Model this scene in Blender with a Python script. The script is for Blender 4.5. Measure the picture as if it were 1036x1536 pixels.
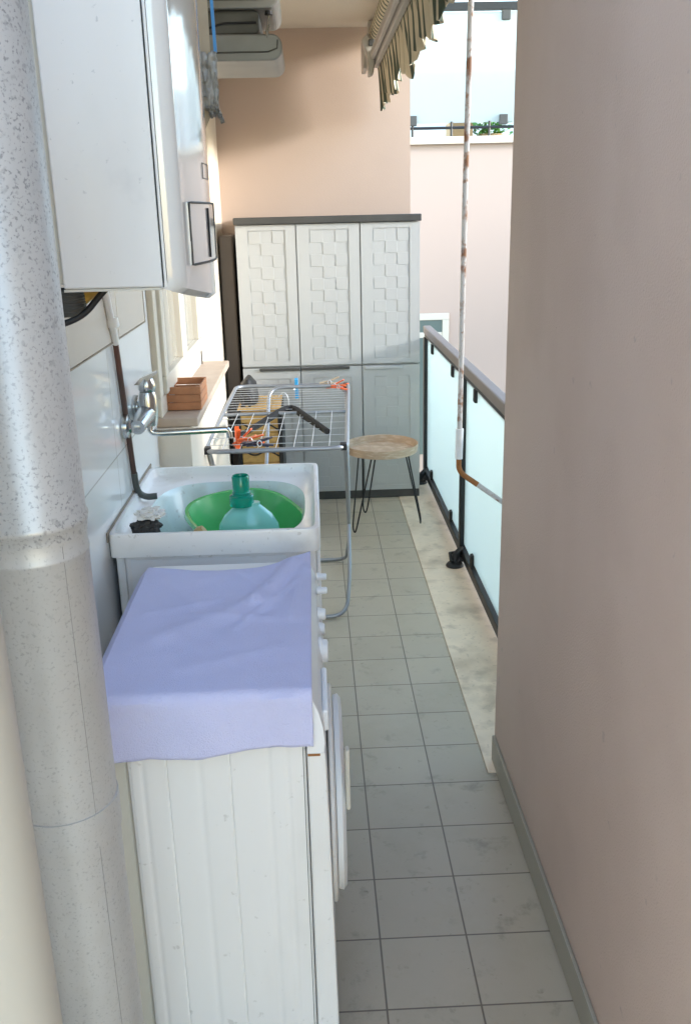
import bpy, bmesh, math, random
from mathutils import Vector, Matrix, noise
random.seed(7)
S = bpy.context.scene
for o in list(bpy.data.objects): bpy.data.objects.remove(o)
C = S.collection
R = math.radians
# ---------------- camera
cam = bpy.data.objects.new('camera', bpy.data.cameras.new('camera')); C.objects.link(cam)
rot = Matrix(((0.9989946302, 0.0335974873, -0.0296805942),
              (-0.0385844437, 0.3072975340, -0.9508309347),
              (-0.0228247568, 0.9510202072, 0.3082849267)))
cam.matrix_world = Matrix.Translation((0, 0, 1.6)) @ rot.to_4x4()
cam.data.sensor_fit = 'VERTICAL'; cam.data.sensor_height = 24; cam.data.sensor_width = 24
cam.data.lens = 24*1380/1536
cam.data.clip_start = .02; cam.data.clip_end = 500
S.camera = cam
# ---------------- light
SUNDIR = Vector((-1, .26, -.26)).normalized()
w = bpy.data.worlds.new("World"); S.world = w; w.use_nodes = True
nt = w.node_tree; sky = nt.nodes.new('ShaderNodeTexSky'); sky.sky_type = 'NISHITA'; sky.sun_disc = False
sky.sun_elevation = math.asin(-SUNDIR.z); sky.sun_rotation = math.atan2(-SUNDIR.x, -SUNDIR.y)
sky.air_density = 1.0; sky.dust_density = .38; sky.ozone_density = .6
nt.links.new(sky.outputs[0], nt.nodes['Background'].inputs[0]); nt.nodes['Background'].inputs[1].default_value = .15
sl = bpy.data.lights.new('sun', 'SUN'); sl.energy = .85; sl.angle = R(8); sl.color = (1, .97, .93)
so = bpy.data.objects.new('sun', sl); C.objects.link(so)
so.rotation_euler = SUNDIR.to_track_quat('-Z', 'Y').to_euler()
S.view_settings.view_transform = 'Standard'; S.view_settings.look = 'None'
S.view_settings.exposure = 2.95; S.view_settings.gamma = 1
S.render.engine = 'CYCLES'; S.cycles.max_bounces = 12; S.cycles.diffuse_bounces = 7

# ---------------- materials
def mat(name, col, rough=.5, metal=0, var=.06, scale=6, bump=0, bscale=200, spots=None, trans=0, coat=0, alpha=None):
    m = bpy.data.materials.new(name); m.use_nodes = True; n = m.node_tree.nodes; l = m.node_tree.links
    b = n['Principled BSDF']; b.inputs['Roughness'].default_value = rough; b.inputs['Metallic'].default_value = metal
    if trans: b.inputs['Transmission Weight'].default_value = trans
    if coat: b.inputs['Coat Weight'].default_value = coat; b.inputs['Coat Roughness'].default_value = .08
    tc = n.new('ShaderNodeTexCoord'); out = tc.outputs['Object']
    nz = n.new('ShaderNodeTexNoise'); nz.inputs['Scale'].default_value = scale; nz.inputs['Detail'].default_value = 6
    l.new(out, nz.inputs['Vector'])
    mx = n.new('ShaderNodeMix'); mx.data_type = 'RGBA'
    mx.inputs[6].default_value = (*[c*(1-var*1.6) for c in col], 1); mx.inputs[7].default_value = (*[min(1, c*(1+var)) for c in col], 1)
    l.new(nz.outputs['Fac'], mx.inputs[0]); cur = mx.outputs[2]
    m['cur'] = 1
    for sp in (spots or []):
        sc, lo, hi, c2, amt = sp[:5]
        q = n.new('ShaderNodeTexNoise'); q.inputs['Scale'].default_value = sc; q.inputs['Detail'].default_value = 4; q.noise_dimensions = '4D'
        q.inputs['W'].default_value = sc*1.7
        if len(sp) > 5:
            mp = n.new('ShaderNodeMapping'); mp.inputs['Scale'].default_value = sp[5]; l.new(out, mp.inputs[0]); l.new(mp.outputs[0], q.inputs['Vector'])
        else: l.new(out, q.inputs['Vector'])
        r = n.new('ShaderNodeMapRange'); r.inputs[1].default_value = lo; r.inputs[2].default_value = hi; r.inputs[3].default_value = 0; r.inputs[4].default_value = amt
        l.new(q.outputs['Fac'], r.inputs[0])
        k = n.new('ShaderNodeMix'); k.data_type = 'RGBA'; l.new(r.outputs[0], k.inputs[0]); l.new(cur, k.inputs[6]); k.inputs[7].default_value = (*c2, 1)
        cur = k.outputs[2]
    l.new(cur, b.inputs['Base Color'])
    if bump:
        z = n.new('ShaderNodeTexNoise'); z.inputs['Scale'].default_value = bscale; z.inputs['Detail'].default_value = 5; l.new(out, z.inputs['Vector'])
        bp = n.new('ShaderNodeBump'); bp.inputs['Strength'].default_value = bump; bp.inputs['Distance'].default_value = .003 if name == 'lavender towel' else .002
        l.new(z.outputs['Fac'], bp.inputs['Height']); l.new(bp.outputs[0], b.inputs['Normal'])
    return m

def tile_mat(name, col, gcol, tx, ty, ox, oy, axes=(0, 1), gw=.0035, rough=.35, var=.05, spots=(), bump=.25):
    m = bpy.data.materials.new(name); m.use_nodes = True; n = m.node_tree.nodes; l = m.node_tree.links
    b = n['Principled BSDF']; tc = n.new('ShaderNodeTexCoord'); sep = n.new('ShaderNodeSeparateXYZ'); l.new(tc.outputs['Object'], sep.inputs[0])
    def M_(op, a, bv=None, c=None):
        x = n.new('ShaderNodeMath'); x.operation = op
        for i, v in enumerate((a, bv, c)):
            if v is None: continue
            if isinstance(v, (int, float)): x.inputs[i].default_value = v
            else: l.new(v, x.inputs[i])
        return x.outputs[0]
    ds, ids = [], []
    for ax, t, o in ((axes[0], tx, ox), (axes[1], ty, oy)):
        u = M_('DIVIDE', M_('SUBTRACT', sep.outputs[ax], o), t)
        fr = M_('FRACT', u); d = M_('MULTIPLY', M_('MINIMUM', fr, M_('SUBTRACT', 1.0, fr)), t)
        ds.append(d); ids.append(M_('FLOOR', u))
    dm = M_('MINIMUM', *ds)
    mr = n.new('ShaderNodeMapRange'); l.new(dm, mr.inputs[0]); mr.inputs[1].default_value = gw*.35; mr.inputs[2].default_value = gw*.6; mr.inputs[3].default_value = 1; mr.inputs[4].default_value = 0
    cb = n.new('ShaderNodeCombineXYZ'); l.new(ids[0], cb.inputs[0]); l.new(ids[1], cb.inputs[1])
    wn = n.new('ShaderNodeTexWhiteNoise'); wn.noise_dimensions = '3D'; l.new(cb.outputs[0], wn.inputs['Vector'])
    nz = n.new('ShaderNodeTexNoise'); nz.inputs['Scale'].default_value = 9; nz.inputs['Detail'].default_value = 8; l.new(tc.outputs['Object'], nz.inputs['Vector'])
    f = M_('ADD', M_('MULTIPLY', wn.outputs['Value'], .5), M_('MULTIPLY', nz.outputs['Fac'], .5))
    mx = n.new('ShaderNodeMix'); mx.data_type = 'RGBA'; l.new(f, mx.inputs[0])
    mx.inputs[6].default_value = (*[c*(1-2*var) for c in col], 1); mx.inputs[7].default_value = (*[c*(1+var) for c in col], 1)
    cur = mx.outputs[2]
    for sc, lo, hi, c2, amt in spots:
        q = n.new('ShaderNodeTexNoise'); q.inputs['Scale'].default_value = sc; q.inputs['Detail'].default_value = 7; q.inputs['Roughness'].default_value = .65; q.noise_dimensions = '4D'; q.inputs['W'].default_value = sc
        l.new(tc.outputs['Object'], q.inputs['Vector'])
        r = n.new('ShaderNodeMapRange'); r.inputs[1].default_value = lo; r.inputs[2].default_value = hi; r.inputs[4].default_value = amt; l.new(q.outputs['Fac'], r.inputs[0])
        k = n.new('ShaderNodeMix'); k.data_type = 'RGBA'; l.new(r.outputs[0], k.inputs[0]); l.new(cur, k.inputs[6]); k.inputs[7].default_value = (*c2, 1); cur = k.outputs[2]
    g = n.new('ShaderNodeMix'); g.data_type = 'RGBA'; l.new(mr.outputs[0], g.inputs[0]); l.new(cur, g.inputs[6]); g.inputs[7].default_value = (*gcol, 1)
    l.new(g.outputs[2], b.inputs['Base Color'])
    rr = n.new('ShaderNodeMapRange'); l.new(nz.outputs['Fac'], rr.inputs[0]); rr.inputs[3].default_value = rough*.7; rr.inputs[4].default_value = rough*1.35; l.new(rr.outputs[0], b.inputs['Roughness'])
    bp = n.new('ShaderNodeBump'); bp.inputs['Strength'].default_value = bump; bp.inputs['Distance'].default_value = .002
    l.new(M_('MULTIPLY', mr.outputs[0], -1.0), bp.inputs['Height']); l.new(bp.outputs[0], b.inputs['Normal'])
    return m

def glass_mat(name, col, rough=.5, tr=.7):
    m = bpy.data.materials.new(name); m.use_nodes = True; n = m.node_tree.nodes; l = m.node_tree.links
    b = n['Principled BSDF']; b.inputs['Base Color'].default_value = (*col, 1); b.inputs['Roughness'].default_value = .12
    t = n.new('ShaderNodeBsdfTranslucent'); t.inputs['Color'].default_value = (*col, 1)
    r = n.new('ShaderNodeBsdfRefraction'); r.inputs['Color'].default_value = (*col, 1); r.inputs['Roughness'].default_value = rough; r.inputs['IOR'].default_value = 1.02
    m1 = n.new('ShaderNodeMixShader'); m1.inputs[0].default_value = .5; l.new(t.outputs[0], m1.inputs[1]); l.new(r.outputs[0], m1.inputs[2])
    m2 = n.new('ShaderNodeMixShader'); m2.inputs[0].default_value = tr; l.new(b.outputs[0], m2.inputs[1]); l.new(m1.outputs[0], m2.inputs[2])
    l.new(m2.outputs[0], n['Material Output'].inputs[0])
    return m

def stripe_mat(name):
    m = mat(name, (.5, .43, .31), .9, var=.15, scale=14, bump=.3, bscale=400)
    n = m.node_tree.nodes; l = m.node_tree.links; b = n['Principled BSDF']; src = b.inputs['Base Color'].links[0].from_socket
    tc = n.new('ShaderNodeTexCoord'); wv = n.new('ShaderNodeTexWave'); wv.bands_direction = 'Y'; wv.inputs['Scale'].default_value = 4.2; wv.inputs['Distortion'].default_value = .5
    wv.inputs['Detail Scale'].default_value = 3
    l.new(tc.outputs['Object'], wv.inputs['Vector'])
    r = n.new('ShaderNodeMapRange'); r.inputs[1].default_value = .68; r.inputs[2].default_value = .78; l.new(wv.outputs['Fac'], r.inputs[0])
    k = n.new('ShaderNodeMix'); k.data_type = 'RGBA'; l.new(r.outputs[0], k.inputs[0]); l.new(src, k.inputs[6]); k.inputs[7].default_value = (.05, .065, .045, 1)
    l.new(k.outputs[2], b.inputs['Base Color'])
    return m

DIRT = (.09, .08, .06)
MT = dict(
 floor=tile_mat('floor tiles', (.49, .43, .335), (.17, .14, .11), .2, .2, .11, 1.52, rough=.36, gw=.0042,
                spots=((4, .48, .72, (.36, .31, .22), .5), (11, .565, .70, (.18, .155, .12), .5), (26, .60, .70, (.22, .18, .13), .5), (3, .56, .72, (.5, .48, .42), .4), (38, .645, .70, (.10, .085, .07), .65), (90, .68, .72, (.08, .07, .06), .6))),
 marble=mat('marble kerb', (.84, .70, .54), .4, var=.1, scale=12, spots=((5, .50, .68, (.42, .31, .20), .6), (13, .54, .70, (.34, .25, .17), .45), (60, .60, .72, (.25, .19, .13), .4)), bump=.2, bscale=60),
 wallpink=mat('pink wall plaster', (.57, .45, .385), .85, var=.05, scale=1.6, bump=.8, bscale=230, spots=((3.5, .50, .72, (.47, .36, .30), .5), (1.1, .45, .65, (.52, .40, .335), .5, (1, 3, .5)), (120, .70, .75, (.3, .24, .2), .5), (24, .70, .74, (.36, .30, .27), .5))),  # plain pink plaster colour with random stains and streaks
 wallback=mat('pink beige plaster', (.48, .375, .31), .85, var=.05, scale=2.2, bump=.4, bscale=260, spots=((1.6, .5, .75, (.45, .33, .25), .25),)),
 cream=mat('cream wall paint', (.66, .58, .47), .7, var=.04, scale=3, bump=.2),
 ceil=mat('ceiling paint', (.62, .55, .46), .85, var=.03, bump=.2),
 neigh=mat('neighbour plaster', (.47, .365, .31), .85, var=.02, scale=1, bump=.2),
 beigetile=mat('beige glazed tile', (.56, .50, .44), .25, var=.04, coat=.3),
 whitetile=tile_mat('white glazed tile', (.74, .75, .75), (.5, .49, .46), .6, .42, 2.83, .20, axes=(1, 2), gw=.004, rough=.1, var=.02, spots=((6, .6, .8, (.5, .46, .4), .25),)),
 grime=mat('grimy grout', (.30, .25, .19), .8, var=.3, scale=60),
 whiteframe=mat('white window frame', (.60, .56, .48), .35, var=.03),
 wglass=mat('window glass', (.30, .29, .25), .08, var=.1, scale=2),
 sill=mat('travertine sill', (.46, .36, .28), .45, var=.12, scale=25, bump=.2, spots=((9, .5, .7, (.55, .46, .38), .5),)),
 enamel=mat('white enamel', (.82, .805, .785), .28, var=.025, scale=3, coat=.25, spots=((55, .66, .72, (.40, .37, .33), .35), (5, .54, .74, (.62, .59, .54), .45, (1, 1, .35)))),
 enamel2=mat('boiler enamel', (.82, .81, .795), .3, var=.02, scale=3, coat=.2, spots=((70, .655, .70, (.45, .45, .46), .55), (11, .62, .75, (.55, .55, .56), .4), (4, .52, .72, (.68, .665, .64), .5, (1, 1, .5)))),
 boilerfront=mat('boiler cover gloss', (.74, .73, .70), .12, var=.02, coat=.8),
 aged=mat('yellowed plastic', (.66, .63, .55), .45, var=.05, scale=8),
 plastic=mat('white plastic', (.82, .82, .82), .35, var=.02, spots=((18, .62, .75, (.55, .5, .42), .3),)),
 tub=mat('tub plastic', (.86, .84, .82), .3, var=.02, scale=5, coat=.2, spots=((10, .54, .72, (.58, .53, .46), .45), (70, .64, .70, (.4, .36, .3), .4))),
 bowl=mat('bowl ceramic', (.66, .76, .73), .25, var=.03, coat=.3, spots=((12, .52, .68, (.55, .58, .52), .5), (60, .62, .70, (.4, .4, .35), .4))),
 seam=mat('dark seam', (.035, .035, .035), .7),
 galv=mat('galvanised steel', (.50, .50, .495), .42, .35, var=.10, scale=7, spots=((250, .55, .64, (.20, .20, .21), .75), (110, .58, .68, (.26, .26, .265), .6), (30, .5, .7, (.44, .44, .44), .6), (4, .5, .7, (.50, .48, .46), .4)), bump=.06, bscale=90),
 galv2=mat('brushed duct', (.51, .505, .495), .45, .3, var=.10, scale=5, spots=((250, .565, .66, (.27, .27, .27), .5), (110, .62, .72, (.32, .32, .32), .4), (30, .5, .7, (.47, .46, .44), .5), (7, .5, .7, (.46, .44, .42), .4)), bump=.05, bscale=120),
 galvseam=mat('duct seam', (.34, .33, .32), .5, .3),
 matteblack=mat('matte black', (.008, .008, .008), .9),
 creampipe=mat('cream pipe', (.43, .405, .355), .5, var=.05, scale=5, spots=((20, .66, .72, (.7, .65, .6), .3),)),
 cloth=mat('lavender towel', (.63, .635, .88), 1.0, var=.05, scale=8, bump=.8, bscale=520),
 cabinet=mat('grey cabinet plastic', (.42, .43, .425), .5, var=.02, bump=.25, bscale=320),
 dark=mat('charcoal plastic', (.055, .055, .052), .5, var=.2, scale=12),
 darkbrown=mat('dark brown board', (.075, .06, .05), .55, var=.2),
 black=mat('black plastic', (.010, .010, .011), .55, var=.2),
 blackmetal=mat('black railing metal', (.02, .021, .022), .45, .3, var=.2, scale=20),
 handrail=mat('taupe handrail', (.22, .19, .175), .45, .1, var=.05),
 glass=glass_mat('frosted glass', (.75, .84, .82), .6, .86),
 glass2=glass_mat('far frosted glass', (.66, .70, .70), .7, .7),
 chrome=mat('worn chrome', (.55, .56, .56), .22, 1, var=.15, scale=30, spots=((30, .55, .7, (.3, .3, .29), .5),)),
 airer=mat('airer steel', (.34, .36, .39), .35, .6, var=.1, scale=20),
 wire=mat('airer wire', (.62, .64, .66), .35, .5, var=.05),
 hose=mat('rusty brown pipe', (.085, .05, .042), .5, var=.3, scale=14, spots=((9, .5, .6, (.14, .05, .03), .6),)),
 hosegrey=mat('grey rubber', (.08, .085, .08), .5),
 wood=mat('reddish crate wood', (.46, .20, .09), .6, var=.25, scale=30, bump=.4, bscale=90),
 bamboo=mat('yellow bamboo', (.55, .34, .11), .55, var=.2, scale=40, bump=.4, bscale=120),
 tray=mat('bamboo tray', (.50, .37, .26), .6, var=.18, scale=14, spots=((22, .5, .65, (.68, .56, .44), .6, (1, 1, 5)),), bump=.3, bscale=100),
 rod=mat('rusty white rod', (.60, .58, .56), .45, var=.06, spots=((13, .54, .60, (.24, .095, .035), .95, (1, 1, .9)), (45, .54, .64, (.30, .14, .06), .85))),
 rust=mat('rust', (.36, .15, .045), .8, var=.35, scale=40, bump=.4, bscale=200),
 green=mat('green basin plastic', (.08, .46, .14), .22, var=.05, coat=.5),
 teal=mat('teal cap', (.0, .42, .29), .15, var=.05, trans=.45),
 bottle=mat('aqua bottle', (.30, .80, .70), .2, var=.03, trans=.2, coat=.4),
 scrub=mat('black scourer', (.05, .047, .042), .9, var=.8, scale=120, bump=1, bscale=220),
 rag=mat('crumpled white rag', (.76, .74, .70), .9, var=.08, bump=.6, bscale=90),
 brushwood=mat('brush wood', (.50, .36, .16), .5, var=.15, scale=20),
 yellow=mat('mustard foam', (.55, .34, .06), .7, var=.2, scale=30),
 orange=mat('orange plastic', (.75, .13, .03), .35), blue=mat('blue plastic', (.05, .38, .75), .35),
 navy=mat('dark peg plastic', (.03, .035, .06), .4), cardboard=mat('aged paper', (.46, .37, .26), .8, var=.15, scale=20),
 tape=mat('grey tape', (.34, .32, .28), .35, var=.5, scale=50, bump=.8, bscale=60),
 bluetape=mat('blue edge', (.04, .22, .48), .5), greypaint=mat('grey painted metal', (.25, .25, .235), .42, .25, var=.15, scale=8),
 greydark=mat('grimy metal', (.09, .09, .08), .5, .3, var=.25, scale=14),
 stripes=stripe_mat('striped awning canvas'), awnmetal=mat('awning metal', (.42, .40, .37), .4, .4, var=.1),
 leaf=mat('leaf green', (.12, .32, .05), .6, var=.3, scale=20), tan=mat('tan box', (.45, .30, .16), .7, var=.1),
 curtain=mat('pale set-back wall', (.5, .56, .58), .8, var=.03),
 ground=mat('far ground', (.35, .34, .31), .9, var=.15, scale=.5),
 skirting=mat('skirting tile', (.34, .32, .265), .4, var=.08, scale=8),
 shutter=mat('grey green shutter', (.10, .14, .13), .4),
)
# ---------------- geometry helpers
def B(): return bmesh.new()
def box(bm, x0, x1, y0, y1, z0, z1, mi=0):
    v = [bm.verts.new((x, y, z)) for x in (x0, x1) for y in (y0, y1) for z in (z0, z1)]
    for q in ((0,1,3,2),(4,6,7,5),(0,4,5,1),(2,3,7,6),(0,2,6,4),(1,5,7,3)):
        f = bm.faces.new([v[i] for i in q]); f.material_index = mi
    return v
def ring_frame(d):
    d = d.normalized(); a = Vector((0,0,1)) if abs(d.z) < .9 else Vector((1,0,0))
    u = d.cross(a).normalized(); return u, d.cross(u).normalized()
def tube(bm, pts, r, seg=10, cap=True, closed=False, sx=1):
    pts = [Vector(p) for p in pts]; n = len(pts); rs = r if isinstance(r, (list, tuple)) else [r]*n; rings = []
    u = None
    for i, p in enumerate(pts):
        if closed: d = (pts[(i+1) % n]-pts[i-1])
        else: d = pts[min(i+1, n-1)]-pts[max(i-1, 0)]
        d.normalize()
        if u is None: u, w_ = ring_frame(d)
        else:
            u = (u-d*u.dot(d)).normalized(); w_ = d.cross(u)
        rings.append([bm.verts.new(p+(u*math.cos(t)*sx+w_*math.sin(t))*rs[i]) for t in [2*math.pi*k/seg for k in range(seg)]])
    rng = range(n) if closed else range(n-1)
    for i in rng:
        a, b = rings[i], rings[(i+1) % n]
        for k in range(seg): bm.faces.new((a[k], a[(k+1) % seg], b[(k+1) % seg], b[k]))
    if cap and not closed:
        bm.faces.new(rings[0][::-1]); bm.faces.new(rings[-1])
def smooth_path(pts, r=.04, n=6, closed=False):
    pts = [Vector(p) for p in pts]; out = []; N = len(pts)
    for i, p in enumerate(pts):
        if not closed and i in (0, N-1): out.append(p); continue
        a, b = pts[i-1], pts[(i+1) % N]
        da, db = (a-p), (b-p); ra = min(r, da.length*.49); rb = min(r, db.length*.49)
        A, D = p+da.normalized()*ra, p+db.normalized()*rb
        for k in range(n+1):
            t = k/n; out.append(A*(1-t)**2+p*2*t*(1-t)+D*t*t)
    return out
def lathe(bm, prof, c, axis='z', seg=32, sx=1, sy=1):
    rings = []
    for r, h in prof:
        ring = []
        for k in range(seg):
            t = 2*math.pi*k/seg; a, b = r*math.cos(t)*sx, r*math.sin(t)*sy
            p = {'z': (a, b, h), 'x': (h, a, b), 'y': (a, h, b)}[axis]
            ring.append(bm.verts.new(Vector(c)+Vector(p)))
        rings.append(ring)
    for i in range(len(rings)-1):
        a, b = rings[i], rings[i+1]
        for k in range(seg): bm.faces.new((a[k], a[(k+1) % seg], b[(k+1) % seg], b[k]))
    if prof[0][0] > 1e-6: bm.faces.new(rings[0][::-1])
    if prof[-1][0] > 1e-6: bm.faces.new(rings[-1])
def loft(bm, rings, seg=64, cap0=False, cap1=False):
    RR = []
    for cx, cy, rx, ry, e, z in rings:
        ring = []
        for k in range(seg):
            t = 2*math.pi*(k+.5)/seg; c_, s_ = math.cos(t), math.sin(t)
            ring.append(bm.verts.new((cx+rx*math.copysign(abs(c_)**(2/e), c_), cy+ry*math.copysign(abs(s_)**(2/e), s_), z)))
        RR.append(ring)
    for a, b in zip(RR, RR[1:]):
        for k in range(seg): bm.faces.new((a[k], a[(k+1) % seg], b[(k+1) % seg], b[k]))
    if cap0: bm.faces.new(RR[0][::-1])
    if cap1: bm.faces.new(RR[-1])
def prism(bm, prof, axis, a0, a1):
    """prof: 2D points extruded along axis"""
    def P3(p, a):
        return {'x': (a, p[0], p[1]), 'y': (p[0], a, p[1]), 'z': (p[0], p[1], a)}[axis]
    A = [bm.verts.new(P3(p, a0)) for p in prof]; D = [bm.verts.new(P3(p, a1)) for p in prof]
    n = len(prof)
    for i in range(n): bm.faces.new((A[i], A[(i+1) % n], D[(i+1) % n], D[i]))
    bm.faces.new(A[::-1]); bm.faces.new(D)
def obj(name, bm, m, parent=None, smooth=False, bev=0, kind=None, label=None, cat=None, group=None):
    bmesh.ops.recalc_face_normals(bm, faces=bm.faces)
    me = bpy.data.meshes.new(name); bm.to_mesh(me); bm.free()
    for k in (m if isinstance(m, (list, tuple)) else [m]): me.materials.append(MT[k])
    o = bpy.data.objects.new(name, me); C.objects.link(o)
    if parent is not None:
        o.parent = parent; w0 = Vector(parent.get('wl', (0, 0, 0))); me.transform(Matrix.Translation(-w0)); o['wl'] = list(w0)
    elif kind != 'structure' and cat:
        xs = [v.co for v in me.vertices]
        c = Vector(((min(v.x for v in xs)+max(v.x for v in xs))/2, (min(v.y for v in xs)+max(v.y for v in xs))/2, min(v.z for v in xs)))
        if name not in ('side_wall', 'back_wall', 'room_wall'):
            me.transform(Matrix.Translation(-c)); o.location = c; o['wl'] = list(c)
    if smooth:
        for p in me.polygons: p.use_smooth = True
        try:
            me.set_sharp_from_angle(angle=R(38))
        except Exception: pass
    if bev:
        b = o.modifiers.new('b', 'BEVEL'); b.width = bev; b.segments = 2; b.limit_method = 'ANGLE'; b.angle_limit = R(40)
        b.harden_normals = False
    tag(o, label, cat, group, kind); return o
def tag(o, label=None, cat=None, group=None, kind=None):
    if label: o['label'] = label
    if cat: o['category'] = cat
    if group: o['group'] = group
    if kind: o['kind'] = kind
def thing(name, loc, label, cat, group=None):
    o = bpy.data.objects.new(name, None); C.objects.link(o); o.location = loc; o['wl'] = list(loc); o.empty_display_size = .1
    tag(o, label, cat, group); return o
def bx(name, m, dims, parent=None, bev=.002, **k):
    bm = B(); box(bm, *dims); return obj(name, bm, m, parent, bev=bev, **k)
def tb(name, m, pts, r, parent=None, seg=10, **k):
    bm = B(); tube(bm, pts, r, seg); return obj(name, bm, m, parent, smooth=True, **k)

# ================= SETTING
bx('ground', 'ground', (-60, 60, -60, 60, -9.2, -9), kind='structure', bev=0)
bm = B(); box(bm, -.52, .4785, -1.2, 5.6, -.2, 0); box(bm, .4785, .56, -1.2, 2.359, -.2, 0)
obj('floor', bm, 'floor', kind='structure')
bm = B(); box(bm, .48, .78, 2.36, 4.02, -.2, .004); box(bm, .48, .78, 4.023, 5.6, -.2, .004)
obj('marble_kerb', bm, 'marble', kind='structure', bev=.002)
bx('floor_slab', 'ceil', (-.52, .78, -1.2, 5.6, -.35, -.203), kind='structure', bev=0)
bx('ceiling', 'ceil', (-.52, .72, 1.8, 5.6, 2.57, 2.8), kind='structure', bev=0)
# left wall
lw = bx('side_wall', 'cream', (-.75, -.5, -1.2, 5.7, -.2, 2.75), bev=0, cat='wall', label='cream painted wall on the left holding the window, the boiler and the tap')
bx('tile_cladding', 'whitetile', (-.499, -.492, -1.2, 2.83, 0, 2.56), lw, bev=.001, label='white glazed wall tiles')
bx('beige_tile', 'beigetile', (-.4915, -.487, -.2, 2.37, 1.315, 1.75), lw, bev=.001, label='beige glazed tile with grimy lower edge')
bx('beige_tile', 'beigetile', (-.4915, -.487, 2.374, 2.755, 1.315, 1.75), lw, bev=.001, label='beige glazed tile with grimy lower edge')
bm = B(); box(bm, -.4915, -.486, -.2, 2.757, 1.311, 1.3148); box(bm, -.4915, -.486, 2.7555, 2.76, 1.311, 1.75)
obj('grout_line', bm, 'grime', lw)
# window as part of wall
wd = bm = B()
for a in ((2.87, 3.98, 1.0, 1.06), (2.87, 3.98, 2.26, 2.32), (2.87, 2.93, 1.06, 2.26), (3.92, 3.98, 1.06, 2.26)):
    box(bm, -.499, -.478, *a)
win = obj('window', bm, 'whiteframe', lw, bev=.003)
bm = B()
for y0, y1 in ((2.935, 3.415), (3.42, 3.915)):
    for a in ((y0, y1, 1.065, 1.12), (y0, y1, 2.2, 2.255), (y0, y0+.055, 1.12, 2.2), (y1-.055, y1, 1.12, 2.2)):
        box(bm, -.498, -.466, *a)
obj('casement', bm, 'whiteframe', win, bev=.003)
bm = B(); box(bm, -.497, -.488, 2.99, 3.36, 1.12, 2.2); box(bm, -.497, -.488, 3.475, 3.86, 1.12, 2.2); obj('pane', bm, 'wglass', win)
bx('casing_edge', 'darkbrown', (-.499, -.474, 3.981, 3.99, 1.0, 2.32), win, bev=0)
# sill & box beneath it
bx('window_sill', 'sill', (-.499, -.368, 2.86, 4.06, .972, 1.0), lw, bev=.004)
bx('sill_base', 'cream', (-.499, -.39, 2.835, 4.05, 0, .9715), lw, bev=.003)
# back wall
bk = bx('back_wall', 'wallback', (-.74, .593, 5.601, 5.85, -.19, 2.74), bev=0, cat='wall', label='pink beige end wall of the balcony behind the storage cabinet')
# right wall
rw = bx('room_wall', 'wallpink', (.513, 2.4, -.1, 2.435, -.2, 2.8), bev=0, cat='wall', label='large pinkish plaster wall filling the right side')
bx('skirting', 'skirting', (.503, .5125, -.1, 2.425, 0.005, .088), rw, bev=.002)

# ================= neighbour building
nb = thing('neighbour_building', (1.5, 8.5, -9), 'bright pale pink building face beyond the balcony railing', 'building')
bm = B(); box(bm, .3, 8, 8.5, 8.8, -9, 2.15); obj('wall', bm, 'neigh', nb)
bx('ledge', 'cream', (.3, 8, 8.45, 8.8, 2.151, 2.21), nb, bev=.004)
bm = B(); box(bm, .3, 8, 8.801, 10.4, 2.0, 2.15); box(bm, .3, 8, 10.2, 10.4, 2.151, 2.95); obj('terrace_wall', bm, 'curtain', nb)
bm = B(); box(bm, .8, 1.25, 8.48, 8.499, .66, .72); box(bm, 1.19, 1.25, 8.48, 8.499, -.6, .66); box(bm, .8, 1.189, 8.485, 8.499, .50, .55)
nw = obj('window', bm, 'whiteframe', nb, bev=.004)
bx('shutter', 'shutter', (.8, 1.189, 8.49, 8.4995, -.6, .659), nw, bev=0)
bl = thing('glass_balustrade', (1.4, 8.55, 2.21), 'frosted glass balustrade with dark clamps on top of the pale pink building', 'railing')
bx('glass_panel', 'glass2', (.5, 2.9, 8.60, 8.612, 2.33, 3.19), bl, bev=0)
bx('handrail', 'blackmetal', (.5, 2.9, 8.57, 8.64, 3.20, 3.26), bl)
bm = B(); tube(bm, [(.5, 8.6, 2.29), (2.9, 8.6, 2.29)], .012, 8); obj('bottom_rail', bm, 'blackmetal', bl)
for x in (.93, 1.27, 1.60, 1.93):
    tb('post', 'blackmetal', [(x, 8.6, 2.212), (x, 8.6, 2.34)], .012, bl, 6)
for x, z in ((1.72, 3.16), (1.72, 2.345), (.93, 2.345)):
    bx('clamp', 'dark', (x-.035, x+.035, 8.575, 8.635, z-.035, z+.045), bl, bev=.004)
bx('storage_box', 'tan', (1.29, 1.50, 8.85, 9.1, 2.151, 2.36), cat='box', label='small tan box behind the far glass balustrade', bev=.01)
bm = B()
for i in range(240):
    p = Vector((1.68+random.gauss(0, .09), 9.0+random.gauss(0, .07), 2.32+random.gauss(0, .055)))
    a = random.random()*6.3; u = Vector((math.cos(a), math.sin(a), random.uniform(-.6, .6)))*.03; v = Vector((-math.sin(a), math.cos(a), random.uniform(-1, 1)))*.014
    f = bm.faces.new([bm.verts.new(q) for q in (p-u, p-v, p+u, p+v)])
pl = obj('leafy_plant', bm, 'leaf', cat='plant', label='small bright green plant seen behind the far balustrade')
bm = B(); lathe(bm, [(.09, 2.151), (.12, 2.26)], (1.68, 9.0, 0)); obj('pot', bm, 'tan', pl)

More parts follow.
